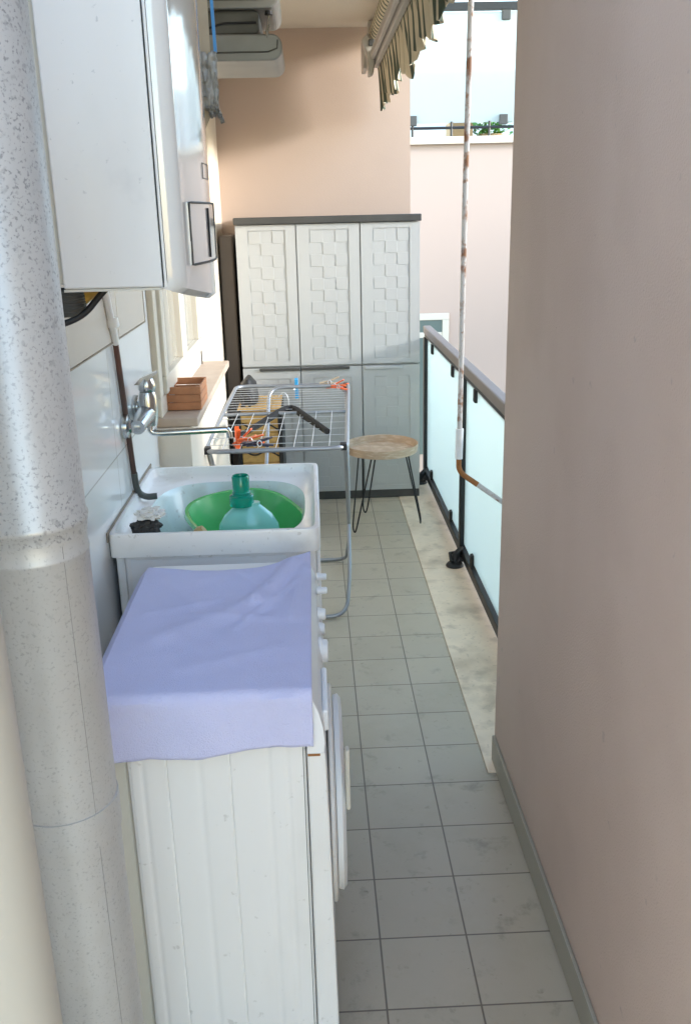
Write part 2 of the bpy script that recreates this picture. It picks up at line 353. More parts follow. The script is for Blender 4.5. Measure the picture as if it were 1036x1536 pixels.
ob = thing('sky_blocking_building', (13, 2, -9), 'plain beige apartment block, unseen, added to cut low sky light from the right', 'building')  # unseen block, added to hold back low sky glow from the right
bx('wall', 'neigh', (11, 16, -8, 7.5, -9, 3.3), ob, bev=0)
bx('roof', 'dark', (10.8, 16.2, -8.2, 7.7, 3.301, 3.45), ob, bev=0)
for yy in range(-7, 7, 3):
    for zz in (-7, -4, -1, 2):
        f_ = bx('window', 'whiteframe', (10.96, 10.999, yy, yy+1.2, zz-.9, zz+.6), ob, bev=0)
        bx('pane', 'wglass', (10.95, 10.9595, yy+.08, yy+1.12, zz-.82, zz+.52), f_, bev=0)

# ================= railing
rl = thing('balcony_railing', (.69, 4, 0), 'balcony railing with frosted seafoam glass, black posts and taupe handrail', 'railing')
bx('handrail', 'handrail', (.668, .714, 2.42, 5.59, .905, .95), rl, bev=.006)
bx('top_channel', 'blackmetal', (.676, .704, 2.42, 5.59, .885, .9045), rl, bev=.001)
bx('bottom_rail', 'blackmetal', (.672, .708, 2.42, 5.59, .03, .075), rl, bev=.003)
for y in (5.56, 4.13):
    p = bx('post', 'blackmetal', (.668, .712, y-.022, y+.022, .005, .8845), rl, bev=.003)
for y0, y1 in ((4.155, 5.535), (2.44, 4.105)):
    bx('glass_panel', 'glass', (.689, .698, y0, y1, .088, .868), rl, bev=.001)
    bx('glass_edge', 'wire', (.6885, .6985, y0, y1, .868, .872), rl, bev=0)
for y in (5.28, 4.5, 3.85, 2.75):
    for z in (.10, .85):
        bm = B(); prism(bm, [(y-.022, z-.028), (y+.022, z-.028), (y+.022, z+.03), (y-.022, z+.03)], 'x', .676, .712)
        obj('clamp', bm, 'black', rl, bev=.006)
for y in (4.06, 5.47):
    bm = B(); lathe(bm, [(.001, .022), (.035, .02), (.042, .010), (.042, .0045)], (.636, y-.02, 0), seg=20)
    tube(bm, [(.638, y-.01, .018), (.645, y, .05), (.675, y+.03, .075)], [.018, .02, .014], 8)
    tube(bm, [(.62, y-.02, .028), (.62, y+.03, .05), (.66, y+.04, .05)], .009, 6)
    box(bm, .64, .70, y+.03, y+.10, .0045, .028)
    obj('base_bracket', bm, 'black', rl, bev=.002)

# ================= storage cabinet
cb = thing('storage_cabinet', (.1, 5.38, 0), 'light grey plastic three door storage cabinet with charcoal top and checker pattern doors', 'cabinet')
bx('body', 'cabinet', (-.392, .598, 5.205, 5.58, .05, 1.553), cb, bev=.004)
bx('lid', 'dark', (-.402, .608, 5.165, 5.59, 1.555, 1.592), cb, bev=.005)
bx('base', 'dark', (-.39, .60, 5.185, 5.58, .002, .0495), cb, bev=.004)
xs = ((-.394, -.073), (-.067, .272), (.279, .600))
for i, (x0, x1) in enumerate(xs):
    for z0, z1 in ((.795, 1.552), (.052, .783)):
        bm = B(); W = x1-x0; px0, px1 = x0+.2*W, x0+.83*W; top = z1-.028; bot = z0+.028
        if z0 < .5: top = z1-.06
        # door slab frame with recess
        y = 5.180
        box(bm, x0, px0, y, 5.204, z0, z1); box(bm, px1, x1, y, 5.204, z0, z1); box(bm, px0, px1, y, 5.204, top, z1); box(bm, px0, px1, y, 5.204, z0, bot)
        box(bm, px0, px1, y+.004, 5.204, bot, top)
        rows = 11; cw = (px1-px0-.010)/3; rh = (top-bot-.010)/rows
        d = obj('door', bm, 'cabinet', cb, bev=0)
        bm = B()
        for r_ in range(rows):
            for c_ in range(3):
                if (r_+c_) % 2 == 0:
                    a0 = px0+.005+c_*cw; b0 = top-.005-(r_+1)*rh
                    box(bm, a0, a0+cw, y+.0022, y+.0038, b0, b0+rh)
        obj('checker_relief', bm, 'cabinet', d, bev=.0015)
for x0, x1 in ((-.30, -.073), (-.067, .205)):
    bx('handle', 'dark', (x0, x1, 5.170, 5.1798, .768, .7835), cb, bev=.003)
bx('handle', 'cabinet', (.29, .50, 5.170, 5.1798, .762, .780), cb, bev=.004, label='grey moulded handle')
bx('folded_board', 'darkbrown', (-.492, -.415, 5.24, 5.55, 0, 1.5), cat='board', label='tall dark folded board squeezed between cabinet and left wall', bev=.01)

# ================= bamboo shelf and black object behind airer
bs = thing('bamboo_chest', (-.28, 4.75, 0), 'yellow bamboo chest with black frame and curved black trims under the airer', 'chest')
bx('body', 'bamboo', (-.375, -.185, 4.6, 4.95, .02, .665), bs, bev=.004)
for z in (.60, .46, .32):
    tb('trim', 'black', smooth_path([(-.37, 4.594, z), (-.31, 4.592, z-.035), (-.25, 4.592, z+.005), (-.19, 4.594, z-.035)], .04), .0045, bs, 6)
bm = B()
for x in (-.388, -.178): box(bm, x-.011, x+.011, 4.585, 4.965, 0, .66)
box(bm, -.375, -.19, 4.596, 4.94, 0, .019)
obj('frame', bm, 'black', bs, bev=.003)
bm = B()
for k in range(9): box(bm, -.39+k*.0245, -.39+k*.0245+.0225, 4.59, 4.96, .6655, .672)
obj('lid', bm, 'bamboo', bs, bev=.002)
for k in range(7): pass
bm = B()
for k in range(12): box(bm, -.376, -.186, 4.594, 4.5995, .03+k*.052, .03+k*.052+.046)
obj('slats', bm, 'bamboo', bs, bev=.002)
sb = thing('black_bag', (-.36, 4.8, .673), 'small black bag with round handles lying on the bamboo chest', 'bag')
bm = B(); loft(bm, [(-.34, 4.8, .045, .1, 3, .6725), (-.34, 4.8, .05, .11, 3, .70), (-.34, 4.8, .04, .10, 2.5, .77), (-.34, 4.8, .012, .08, 2.5, .80)], 24, True, True)
obj('body', bm, 'black', sb, smooth=True)
for x in (-.385, -.345):
    bm = B(); tube(bm, [(x+.022*math.cos(t), 4.66, .70+.035*math.sin(t)) for t in [2*math.pi*k/18 for k in range(18)]], .006, 6, closed=True)
    obj('handle', bm, 'black', sb, smooth=True)

# ================= crate on sill
cr = thing('wooden_crate', (-.43, 3.1, 1.0), 'small reddish slatted wooden crate standing on the window sill', 'crate')
x0, x1, y0, y1, z0, z1 = -.488, -.368, 2.98, 3.17, 1.001, 1.078
for y in (y0, y1-.006):
    bm = B()
    for k in range(3): box(bm, x0, x1, y, y+.006, z0+.002+k*.0257, z0+.002+k*.0257+.0235)
    obj('end_panel', bm, 'wood', cr, bev=.001)
for x in (x0, x1-.005):
    bm = B()
    for k in range(3): box(bm, x, x+.005, y0+.0065, y1-.0065, z0+.002+k*.0257, z0+.002+k*.0257+.0235)
    obj('side_panel', bm, 'wood', cr, bev=.001)
for x in (x0+.006, x1-.016):
    for y in (y0+.0065, y1-.0165): bx('corner_post', 'wood', (x, x+.010, y, y+.010, z0+.003, z1), cr, bev=.001)
bx('bottom', 'wood', (x0+.006, x1-.006, y0+.0065, y1-.0065, z0, z0+.0025), cr, bev=0)

# ================= stool with tray
st = thing('side_stool', (.34, 4.7, 0), 'low round stool with bamboo tray top on thin black hairpin legs', 'stool')
cx, cy = .345, 4.70
bm = B(); lathe(bm, [(.001, .406), (.180, .406), (.186, .409), (.1915, .450), (.190, .4515), (.188, .450), (.183, .412), (.001, .411)], (cx, cy, 0), seg=56)
obj('tray', bm, 'tray', st, smooth=True)
def hairpin(fx, fy, a):
    # splayed two-wire leg
    d = Vector((math.cos(a), math.sin(a), 0)); s = Vector((-d.y, d.x, 0)); f = Vector((fx, fy, .006))
    top = Vector((cx, cy, .405))+d*.13
    pts = smooth_path([top+s*.045, f+s*.014+Vector((0, 0, .03)), f, f-s*.014+Vector((0, 0, .03)), top-s*.045], .03, 5)
    return tb('leg', 'black', pts, .0042, st, 8)
for fx, fy in ((.188, 4.545), (.546, 4.66), (.263, 4.875)):
    hairpin(fx, fy, math.atan2(fy-cy, fx-cx))

# ================= airer
ar = thing('clothes_airer', (-.13, 3.8, 0), 'grey metal folding clothes airer standing in front of the cabinet', 'clothes airer')
Z = .82
def xl(y): return -.393+(y-3.139)*.017
def xr(y): return .108+(y-3.131)*.045
bm = B(); fr = [(xl(3.135), 3.135, Z), (xr(3.135), 3.135, Z), (xr(4.40), 4.40, Z), (xl(4.42), 4.42, Z)]
tube(bm, smooth_path(fr, .06, 7, closed=True), .0085, 10, closed=True)
obj('frame', bm, 'airer', ar, smooth=True)
tb('cross_bar', 'airer', [(xl(3.78), 3.78, Z-.004), (xr(3.78), 3.78, Z-.004)], .0075, ar)
tb('leg', 'airer', smooth_path([(xr(3.2)-.005, 3.2, Z-.01), (.137, 3.9, .22), (.128, 4.16, .012), (-.33, 4.16, .012), (-.37, 3.9, .22), (xl(3.2)+.01, 3.2, Z-.01)], .06), .0085, ar)
tb('leg', 'airer', smooth_path([(.055-.44+.02, 3.50, .012), (.105, 3.50, .012), (.125, 3.60, .16), (.150, 4.30, Z+.012), (-.21, 4.30, Z+.012), (-.24, 3.60, .16), (-.30, 3.50, .012)], .07), .0085, ar)
for i in range(10):
    y = 3.84+i*.056
    tb('wire', 'wire', [(xl(y), y, Z), (xr(y), y, Z)], .0016, ar, 5)
for i in range(7):
    f_ = (i+1)/8; xa = xl(3.14)+f_*(xr(3.14)-xl(3.14)); xb = xl(3.78)+f_*(xr(3.78)-xl(3.78))
    tb('wire', 'wire', [(xa, 3.14, Z), (xb, 3.78, Z)], .0014, ar, 5)
for i in range(5):
    y = 3.24+i*.11
    tb('wire', 'wire', [(xl(y), y, Z-.002), (xr(y), y, Z-.002)], .0014, ar, 5)
for x, y in ((xl(3.16)+.012, 3.16), (xr(3.16)-.012, 3.16), (xr(4.37)-.012, 4.37)):
    bx('corner_joint', 'black', (x-.012, x+.012, y-.018, y+.018, Z-.012, Z+.012), ar, bev=.004)
# hanger
hg = thing('clothes_hanger', (-.1, 3.75, Z), 'black plastic clothes hanger hooked on the airer wires', 'hanger')
bm = B(); pts = smooth_path([(-.30, 3.42, Z-.02), (-.13, 3.86, Z-.005), (-.09, 3.88, Z-.005), (.045, 3.40, Z+.0)], .05, 6)
tube(bm, [(p.x, p.y, p.z) for p in pts], [.010]+[.016]*(len(pts)-2)+[.012], 8, sx=1)
obj('shoulders', bm, 'matteblack', hg, smooth=True)
tb('hook', 'wire', smooth_path([(-.11, 3.87, Z), (-.11, 3.87, Z+.05), (-.13, 3.87, Z+.07), (-.15, 3.87, Z+.05)], .02), .002, hg, 6)
# pegs
def peg(x, y, z, ang, tilt, m, label):
    t = thing('clothes_peg', (0, 0, 0), label, 'clothes peg', 'pegs clipped on the airer'); t['wl'] = [0, 0, 0]
    for s in (-1, 1):
        bm = B(); prism(bm, [(s*.001, -.035), (s*.005, -.035), (s*.006, .0), (s*.013, .036), (s*.009, .037), (s*.002, .004)], 'x', -.006, .006)
        obj('jaw', bm, m, t, bev=.001)
    bm = B(); tube(bm, [(-.008, .008*math.cos(a), .006*math.sin(a)) for a in [k*math.pi/4 for k in range(8)]], .0015, 5, closed=True); obj('spring', bm, 'wire', t)
    t.location = (x, y, z); t.rotation_euler = (tilt, 0, ang); t.scale = (1.35,)*3
    return t
peg(-.083, 4.38, Z-.012, 0, .1, 'blue', 'blue peg clipped on the far bar of the airer')
peg(.10, 4.31, Z+.012, 1.3, 1.3, 'orange', 'orange peg lying at the far right corner of the airer')
peg(.12, 4.25, Z+.016, .9, 1.5, 'orange', 'lowest orange peg at the far right corner of the airer')
peg(.075, 4.37, Z+.018, 1.6, 1.4, 'cardboard', 'pale wooden looking peg at the far right corner of the airer')
peg(-.285, 3.30, Z+.0, .3, .2, 'orange', 'orange peg hanging at the near left of the airer')
peg(-.262, 3.28, Z+.01, 1.2, 1.0, 'orange', 'orange peg tilted over the near bar of the airer')
peg(-.235, 3.25, Z+.012, 1.5, 1.5, 'orange', 'orange peg lying flat nearest to the dark peg')
peg(-.215, 3.20, Z+.012, 1.45, 1.5, 'navy', 'dark navy peg lying near the front bar of the airer')
peg(-.20, 3.19, Z+.014, 1.75, 1.5, 'navy', 'dark navy peg on the right of the other dark peg')

# ================= laundry tub
tu = thing('laundry_tub', (-.245, 2.34, 0), 'white plastic laundry tub on its cabinet against the tiled wall', 'laundry tub')
cx, cy = -.244, 2.335
bm = B()
loft(bm, [(cx, cy, .238, .29, 30, .845), (cx, cy, .2475, .300, 30, .845), (cx, cy, .248, .302, 30, .897), (cx, cy, .2465, .3005, 30, .902), (cx, cy, .242, .296, 28, .9035),
          (cx, cy, .236, .290, 24, .902), (cx, cy, .232, .286, 20, .880), (cx-.0, cy, .224, .278, 14, .872), (cx+.005, cy+.0, .205, .255, 3.2, .866)], 240)
rim = obj('rim', bm, 'tub', tu, smooth=True)
bm = B(); loft(bm, [(cx+.005, cy, .205, .255, 3.2, .866), (cx+.005, cy, .198, .248, 3.0, .85), (cx+.005, cy, .18, .23, 2.8, .70), (cx+.005, cy, .15, .20, 2.6, .655), (cx, cy, .02, .02, 2, .65)], 96, False, True)
obj('bowl', bm, 'bowl', tu, smooth=True)
bm = B(); box(bm, cx-.235, cx+.236, cy-.288, cy+.29, .04, .6); 
for a in ((cx-.235, cx-.215, cy-.288, cy+.29), (cx+.216, cx+.236, cy-.288, cy+.29), (cx-.2145, cx+.2155, cy-.288, cy-.268), (cx-.2145, cx+.2155, cy+.27, cy+.29)):
    box(bm, *a, .6005, .8448)
obj('cabinet_body', bm, 'tub', tu, bev=.006)
bm = B(); box(bm, cx-.200, cx+.165, cy-.290, cy-.2882, .10, .835); obj('side_panel', bm, 'plastic', tu, bev=.0008)
bx('cabinet_door', 'plastic', (cx+.2365, cx+.246, cy-.27, cy+.27, .06, .835), tu, bev=.004)
for x, y in ((-.46, 2.08), (-.03, 2.08), (-.46, 2.59), (-.03, 2.59)):
    bm = B(); lathe(bm, [(.022, .001), (.018, .039)], (x, y, 0), seg=16); obj('foot', bm, 'plastic', tu)
# wall edge caulk
bx('sealant', 'grime', (-.4915, -.4885, 2.03, 2.66, .885, .909), tu, bev=.001)

# basin, bottle, brush, scourer
bm = B(); prof = [(.001, .668), (.09, .668), (.10, .672), (.155, .828), (.162, .842), (.165, .843), (.169, .838), (.171, .840), (.167, .849), (.158, .847), (.094, .680), (.001, .676)]
rings = []
seg = 56
for r, h in prof:
    ring = []
    for k in range(seg):
        t = 2*math.pi*k/seg; rr = r*(1+(.045*math.cos(4*t+.9) if r > .12 else 0)); ring.append(bm.verts.new((-.192+rr*.93*math.cos(t), 2.335+rr*1.15*math.sin(t), h+(-.012*math.cos(t) + .012*math.sin(t) if r > .12 else 0))))
    rings.append(ring)
for a, b in zip(rings, rings[1:]):
    for k in range(seg): bm.faces.new((a[k], a[(k+1) % seg], b[(k+1) % seg], b[k]))
obj('washing_basin', bm, 'green', smooth=True, cat='basin', label='bright green plastic basin inside the laundry tub')
bt = thing('detergent_bottle', (-.185, 2.27, .68), 'translucent aqua detergent bottle with teal cap standing in the green basin', 'bottle')
bm = B(); lathe(bm, [(.001, .682), (.058, .682), (.066, .69), (.070, .74), (.071, .80), (.066, .84), (.052, .868), (.032, .888), (.027, .893), (.027, .90)], (-.180, 2.27, 0), seg=40, sy=.66, sx=1.16)
obj('body', bm, 'bottle', bt, smooth=True)
bm = B(); lathe(bm, [(.031, .893), (.032, .9), (.031, .918), (.025, .922)], (-.195, 2.27, 0), seg=32); obj('collar', bm, 'teal', bt, smooth=True)
bm = B()
lathe(bm, [(.0235, .922), (.0235, .928), (.0215, .93), (.0225, .968), (.020, .972), (.019, .970), (.018, .95), (.001, .95)], (-.195, 2.27, 0), seg=32)
obj('cap', bm, 'teal', bt, smooth=True)
br = thing('scrubbing_brush', (-.30, 2.1, .85), 'small scrubbing brush with tan wooden back leaning at the near side of the tub', 'brush')
bm = B(); tube(bm, [(-.315, 2.12, .845), (-.283, 2.115, .874), (-.275, 2.115, .880)], [.015, .018, .014], 14); obj('handle', bm, 'brushwood', br, smooth=True)
bm = B()
for i in range(60):
    a = random.random()*6.28; rr = .016*random.random()**.5; p = Vector((-.325+rr*.6*math.cos(a), 2.12+rr*math.sin(a), .848))
    tube(bm, [p, p+Vector((-.006+random.gauss(0, .002), random.gauss(0, .003), .024))], .0012, 4)
obj('bristles', bm, 'rag', br)
def lump(name, c, r, m, amp=.25, fq=30, sc=(1, 1, 1), **k):
    bm = B(); bmesh.ops.create_icosphere(bm, subdivisions=4, radius=1)
    for v in bm.verts:
        n_ = noise.fractal(v.co*fq*.05+Vector(c)*3, 1, 2, 4); v.co = v.co*(1+amp*n_); v.co = Vector((v.co.x*r*sc[0], v.co.y*r*sc[1], v.co.z*r*sc[2]))+Vector(c)
    return obj(name, bm, m, smooth=True, **k)
lump('scouring_pad', (-.415, 2.115, .893), .037, 'scrub', .22, 60, (1, .9, .5), cat='scourer', label='black grey scouring pad at the near left corner of the tub')
lump('crumpled_rag', (-.405, 2.13, .921), .030, 'rag', .5, 45, (1.05, 1, .45), cat='rag', label='crumpled white rag piled on the black scouring pad')

# ================= washing machine
wm = thing('washing_machine', (-.19, 1.65, 0), 'white front loading washing machine seen from its side under the lavender towel', 'washing machine')
X0, X1, Y0, Y1 = -.335, -.034, 1.352, 1.94
bm = B(); box(bm, X0, X1, Y0, Y1, .03, .835); obj('body', bm, 'enamel', wm, bev=.006)
pf = []
xx = [X0+.008+(X1-X0-.0135)*k/150 for k in range(151)]
def gy(x):
    d = .0028
    for c_, w_, h in ((-.310, .004, .0016), (-.269, .0012, .0024), (-.214, .005, .0012), (-.163, .0012, .0024), (-.098, .005, .0014), (-.066, .004, .0014)):
        d -= h*math.exp(-((x-c_)/w_)**2)
    return Y0-d
xx += [c_+k*.0008 for c_ in (-.269, -.163) for k in range(-3, 4)]; xx = sorted(set(xx))
prism_pts = [(x, gy(x)) for x in xx]+[(xx[-1], Y0-.0002), (xx[0], Y0-.0002)]
bm = B(); prism(bm, prism_pts, 'z', .05, .80); obj('side_panel', bm, 'enamel', wm, smooth=True)
bm = B(); box(bm, -.0394, -.0384, Y0-.0015, Y0-.0003, .05, .80)
obj('seam', bm, 'seam', wm)
bx('back_panel', 'aged', (-.372, -.3355, 1.37, 1.93, .04, .80), wm, bev=.008)
bx('top_panel', 'plastic', (-.375, -.030, 1.338, 1.945, .836, .858), wm, bev=.007)
# fascia with curved profile (x,z)
prof = [(-.0325, .742), (-.004, .742), (-.001, .76), (-.003, .79), (-.010, .82), (-.020, .845), (-.0295, .857), (-.0295, .80)]
bm = B(); prism(bm, prof, 'y', 1.340, 1.945); obj('control_panel', bm, 'plastic', wm, bev=.002)
prof = [(-.0325, .04), (.004, .04), (.008, .10), (.002, .60), (-.001, .7395), (-.0325, .7395)]
bm = B(); prism(bm, prof, 'y', 1.346, 1.943); obj('front_panel', bm, 'enamel', wm, bev=.004)
bx('rust_patch', 'rust', (-.031, -.010, 1.3425, 1.3455, .7365, .741), wm, bev=0)
for y, z, r, h in ((1.925, .825, .008, .020), (1.85, .823, .008, .020), (1.765, .805, .013, .015), (1.725, .79, .013, .012), (1.635, .785, .024, .017)):
    bm = B(); lathe(bm, [(r*1.15, 0), (r*1.15, h*.35), (r, h*.4), (r*.92, h), (r*.7, h+.002)], (-.008, y, z), 'x', 28); obj('knob', bm, 'plastic', wm, smooth=True)
bx('drawer', 'plastic', (-.004, .006, 1.38, 1.54, .76, .80), wm, bev=.004)
dc = (.0, 1.645, .462)
bm = B(); lathe(bm, [(.205, .0), (.216, .003), (.218, .009), (.212, .012), (.16, .013)], (.003, dc[1], dc[2]), 'x', 64); ring = obj('door', bm, 'enamel', wm, smooth=True)
bm = B(); lathe(bm, [(.192, .0), (.195, .010), (.186, .017), (.150, .017), (.13, .010), (.06, .002), (.001, .0)], (.0165, dc[1], dc[2]), 'x', 64); obj('door_ring', bm, 'plastic', ring, smooth=True)
bm = B(); lathe(bm, [(.128, .008), (.12, .012), (.08, .018), (.03, .021), (.001, .022)], (.0165, dc[1], dc[2]), 'x', 48); obj('door_glass', bm, 'wglass', ring, smooth=True)
bx('door_handle', 'aged', (.0345, .043, 1.475, 1.495, .53, .66), ring, bev=.005)
bm = B(); box(bm, .001, .0035, 1.36, 1.93, .05, .12); obj('kick_plate', bm, 'plastic', wm, bev=.001)
for x, y in ((-.31, 1.38), (-.03, 1.38), (-.31, 1.91), (-.03, 1.91)):
    bm = B(); lathe(bm, [(.02, .001), (.016, .03)], (x, y, 0), seg=14); obj('foot', bm, 'dark', wm)

# towel
bm = B(); NU, NV = 110, 130
xa, xb = -.398, -.020
def towel(u, v):
    # v: 0 at far edge .. 1 at hanging bottom ; u: 0 left..1 right
    Lt = .59; Lf = .112-.022*u+.006*noise.noise(Vector((u*3.3, 2, 0)))+.003*noise.noise(Vector((u*9, 5, 0)))
    far = 1.925-.03*(1-u)*0-.05*(math.exp(-((u-.5)/.35)**2))+.0
    if u > .72: far += .03*(u-.72)/.28
    s = v*(far-1.334+Lf); flat = far-1.334
    x = xa+(xb-xa)*u
    rr = .012
    if s < flat-rr: y = far-s; z = .8615
    elif s < flat+rr*.57:
        a = (s-(flat-rr))/rr; a = min(a, 1.57); y = 1.334+rr-rr*math.sin(a); z = .8615-rr+rr*math.cos(a)
    else: y = 1.334-.004*math.sin(u*11+2)*min(1, (s-flat)/.05)-.004*(s-flat)/.1; z = .8615-rr-(s-flat-rr*.57)
    # wrinkles on top
    top = 1 if s < flat else 0
    p = Vector((x*7, y*7, 0)); n1 = noise.noise(p+Vector((3, 1, 0)))
    rdg = 0
    for (ax, ay, bx_, by, w_, h) in ((-.06, 1.90, -.13, 1.70, .018, .014), (-.13, 1.70, -.30, 1.55, .03, .008), (-.03, 1.86, -.06, 1.62, .02, .007), (-.10, 1.62, -.25, 1.64, .014, .004), (-.12, 1.86, -.33, 1.80, .03, .004), (-.36, 1.88, -.25, 1.70, .02, .003), (-.08, 1.50, -.24, 1.42, .02, .003), (-.05, 1.80, -.16, 1.58, .009, .004), (-.20, 1.72, -.34, 1.66, .010, .003), (-.10, 1.74, -.19, 1.86, .012, .004)):
        A = Vector((ax, ay)); D = Vector((bx_, by)); q = Vector((x, y)); t = max(0, min(1, (q-A).dot(D-A)/(D-A).length_squared)); d = (q-(A+(D-A)*t)).length
        rdg += h*math.exp(-(d/w_)**2)
    n2 = noise.noise(Vector((x*26, y*26, 2)))
    if top: z += rdg+.003*max(0, n1+.3)+.0012*n2+.0005
    else: y -= .0035*abs(noise.noise(Vector((x*14, z*4, 5))))+.001
    # raised far right corner
    cf = max(0, (u-.70)/.3)*max(0, 1-v/.16)
    z += .006*cf*cf+.006*cf; 
    # left side sag over the edge
    if x < -.378: z -= (-.378-x)*1.2
    return (x, y, z)
G = [[bm.verts.new(towel(i/NU, j/NV)) for j in range(NV+1)] for i in range(NU+1)]
for i in range(NU):
    for j in range(NV): bm.faces.new((G[i][j], G[i+1][j], G[i+1][j+1], G[i][j+1]))
tw = obj('towel', bm, 'cloth', smooth=True, cat='towel', label='lavender blue towel spread over the top of the washing machine')
sm = tw.modifiers.new('s', 'SOLIDIFY'); sm.thickness = .003; sm.offset = 1

# ================= boiler
bo = thing('gas_boiler', (-.3, 1.75, 1.48), 'white wall mounted gas boiler above the washing machine', 'boiler')
bx('casing', 'enamel2', (-.400, -.2385, 1.55, 1.95, 1.493, 2.45), bo, bev=.003)
bx('back_frame', 'aged', (-.486, -.4005, 1.565, 1.94, 1.50, 2.45), bo, bev=.003)
bx('casing_lip', 'aged', (-.400, -.243, 1.551, 1.94, 1.4885, 1.4925), bo, bev=0)
# curved front cover
bm = B(); NY, NZ = 40, 24
prof = []
for k in range(9):
    a = math.pi/2*k/8; prof.append((-.232+.030*math.sin(a), 1.552+.03-.03*math.cos(a)))
for k in range(1, 21):
    t = k/20; prof.append((-.202+.022*math.sin(math.pi*t*.9), 1.582+t*.346))
rows_ = []
for zi in range(NZ+1):
    t = zi/NZ; row = []
    for (x, y) in prof:
        q = (y-1.552)/.376; zb = 1.492-.042*min(1, max(0, (x+.232)/.03)*.25+q*.75); z = zb+(2.45-zb)*t**1.5
        inn = .012*max(0, 1-t*22)**2
        row.append(bm.verts.new((x-inn, y, z)))
    rows_.append(row)
for a, b in zip(rows_, rows_[1:]):
    for k in range(len(prof)-1): bm.faces.new((a[k], a[k+1], b[k+1], b[k]))
# underside
back = [bm.verts.new((-.234, y, 1.492-.042*min(1, (y-1.552)/.376*.75))) for x, y in prof]
for k in range(len(prof)-1): bm.faces.new((rows_[0][k+1], rows_[0][k], back[k], back[k+1]))
fs = [rows_[i][-1] for i in range(NZ+1)]
bk2 = [bm.verts.new((-.234, prof[-1][1], v.co.z)) for v in fs[1:]]; bk2 = [back[-1]]+bk2
for i in range(NZ): bm.faces.new((fs[i], fs[i+1], bk2[i+1], bk2[i]))
bm2 = None
obj('front_cover', bm, 'boilerfront', bo, smooth=True)
bx('cover_edge', 'enamel2', (-.2375, -.233, 1.5515, 1.93, 1.493, 2.45), bo, bev=.0005)
bx('cover_seam', 'seam', (-.2398, -.2382, 1.5498, 1.552, 1.493, 2.45), bo, bev=0)
# display following the cover
def cover_x(y): 
    t = (y-1.582)/.346; return -.202+.022*math.sin(math.pi*max(0, t)*.9)
bm = B(); ys = [1.600+k*.014 for k in range(19)]
pa = [bm.verts.new((cover_x(y)+.004, y, 1.525)) for y in ys]; pb = [bm.verts.new((cover_x(y)+.004, y, 1.622)) for y in ys]
pc = [bm.verts.new((cover_x(y)-.004, y, 1.521)) for y in ys]; pd = [bm.verts.new((cover_x(y)-.004, y, 1.626)) for y in ys]
for k in range(len(ys)-1):
    bm.faces.new((pa[k], pa[k+1], pb[k+1], pb[k])); bm.faces.new((pc[k], pc[k+1], pa[k+1], pa[k])); bm.faces.new((pb[k], pb[k+1], pd[k+1], pd[k]))
bm.faces.new((pa[0], pb[0], pd[0], pc[0])); bm.faces.new((pa[-1], pb[-1], pd[-1], pc[-1]))
dsp = obj('display', bm, 'boilerfront', bo)
bm = B()
path = [(cover_x(y)+.0042, y, 1.5245) for y in ys]+[(cover_x(y)+.0042, y, 1.6235) for y in reversed(ys)]
tube(bm, path, .0022, 6, closed=True); obj('display_surround', bm, 'dark', dsp, smooth=True)
bm = B(); yy = 1.72; tube(bm, [(cover_x(yy)+.005, yy, 1.532), (cover_x(yy)+.005, yy, 1.615)], .0025, 6); obj('display_slot', bm, 'black', dsp)
bm = B(); ya, yb = 1.72, 1.79; tube(bm, [(cover_x(ya)+.001, ya, 1.665), (cover_x(yb)+.001, yb, 1.665), (cover_x(yb)+.001, yb, 1.69), (cover_x(ya)+.001, ya, 1.69)], .0008, 5, closed=True); obj('badge', bm, 'dark', bo)
# pipes and cable beneath boiler
bm = B()
for k in range(9):
    a = k*.008; tube(bm, [(-.415+.03*math.cos(t), 1.60+a*.3+.03*math.sin(t), 1.487-a*.6) for t in [2*math.pi*j/16 for j in range(16)]], .0045, 6, closed=True)
obj('flexible_coil', bm, 'greydark', bo, smooth=True)
tb('insulation', 'yellow', smooth_path([(-.45, 1.585, 1.462), (-.40, 1.60, 1.462), (-.372, 1.66, 1.488), (-.36, 1.70, 1.495)], .05), .011, bo)
tb('cable', 'black', smooth_path([(-.345, 1.62, 1.49), (-.36, 1.615, 1.475), (-.385, 1.60, 1.445), (-.43, 1.58, 1.43), (-.48, 1.5, 1.43)], .06), .0055, bo)
# torn paper hanging from the boiler's upper front
pp = thing('torn_packaging', (-.19, 1.93, 1.8), 'torn beige cardboard with grey tape hanging at the upper front of the boiler', 'cardboard')
bm = B(); prism(bm, [(-.218, 2.2), (-.176, 2.2), (-.178, 1.80), (-.196, 1.765), (-.206, 1.80)], 'y', 1.965, 1.968)
obj('paper', bm, 'cardboard', pp)
bm = B(); prism(bm, [(-.206, 1.82), (-.196, 1.766), (-.203, 1.79)], 'y', 1.962, 1.9645); obj('paper_tip', bm, 'yellow', pp)
def crumple(name, x0, x1, z0, z1, y, m, lean=0):
    bm = B(); n = 14; G = []
    for i in range(n+1):
        row = []
        for j in range(n+1):
            u, v = i/n, j/n; q = Vector((u*5, v*7, z0*9)); a = noise.noise(q)
            row.append(bm.verts.new((x0+(x1-x0)*u+.004*noise.noise(q*1.7)+lean*(1-v), y+.007*a+.003*noise.noise(q*3), z0+(z1-z0)*v+.006*noise.noise(q*2.1))))
        G.append(row)
    for i in range(n):
        for j in range(n): bm.faces.new((G[i][j], G[i+1][j], G[i+1][j+1], G[i][j+1]))
    o = obj(name, bm, m, pp, smooth=True); k = o.modifiers.new('s', 'SOLIDIFY'); k.thickness = .0015; return o
crumple('tape', -.196, -.165, 1.80, 1.90, 1.952, 'tape')
crumple('tape', -.178, -.170, 1.775, 1.81, 1.952, 'tape', .014)
crumple('tape', -.190, -.176, 1.785, 1.805, 1.950, 'tape', .006)
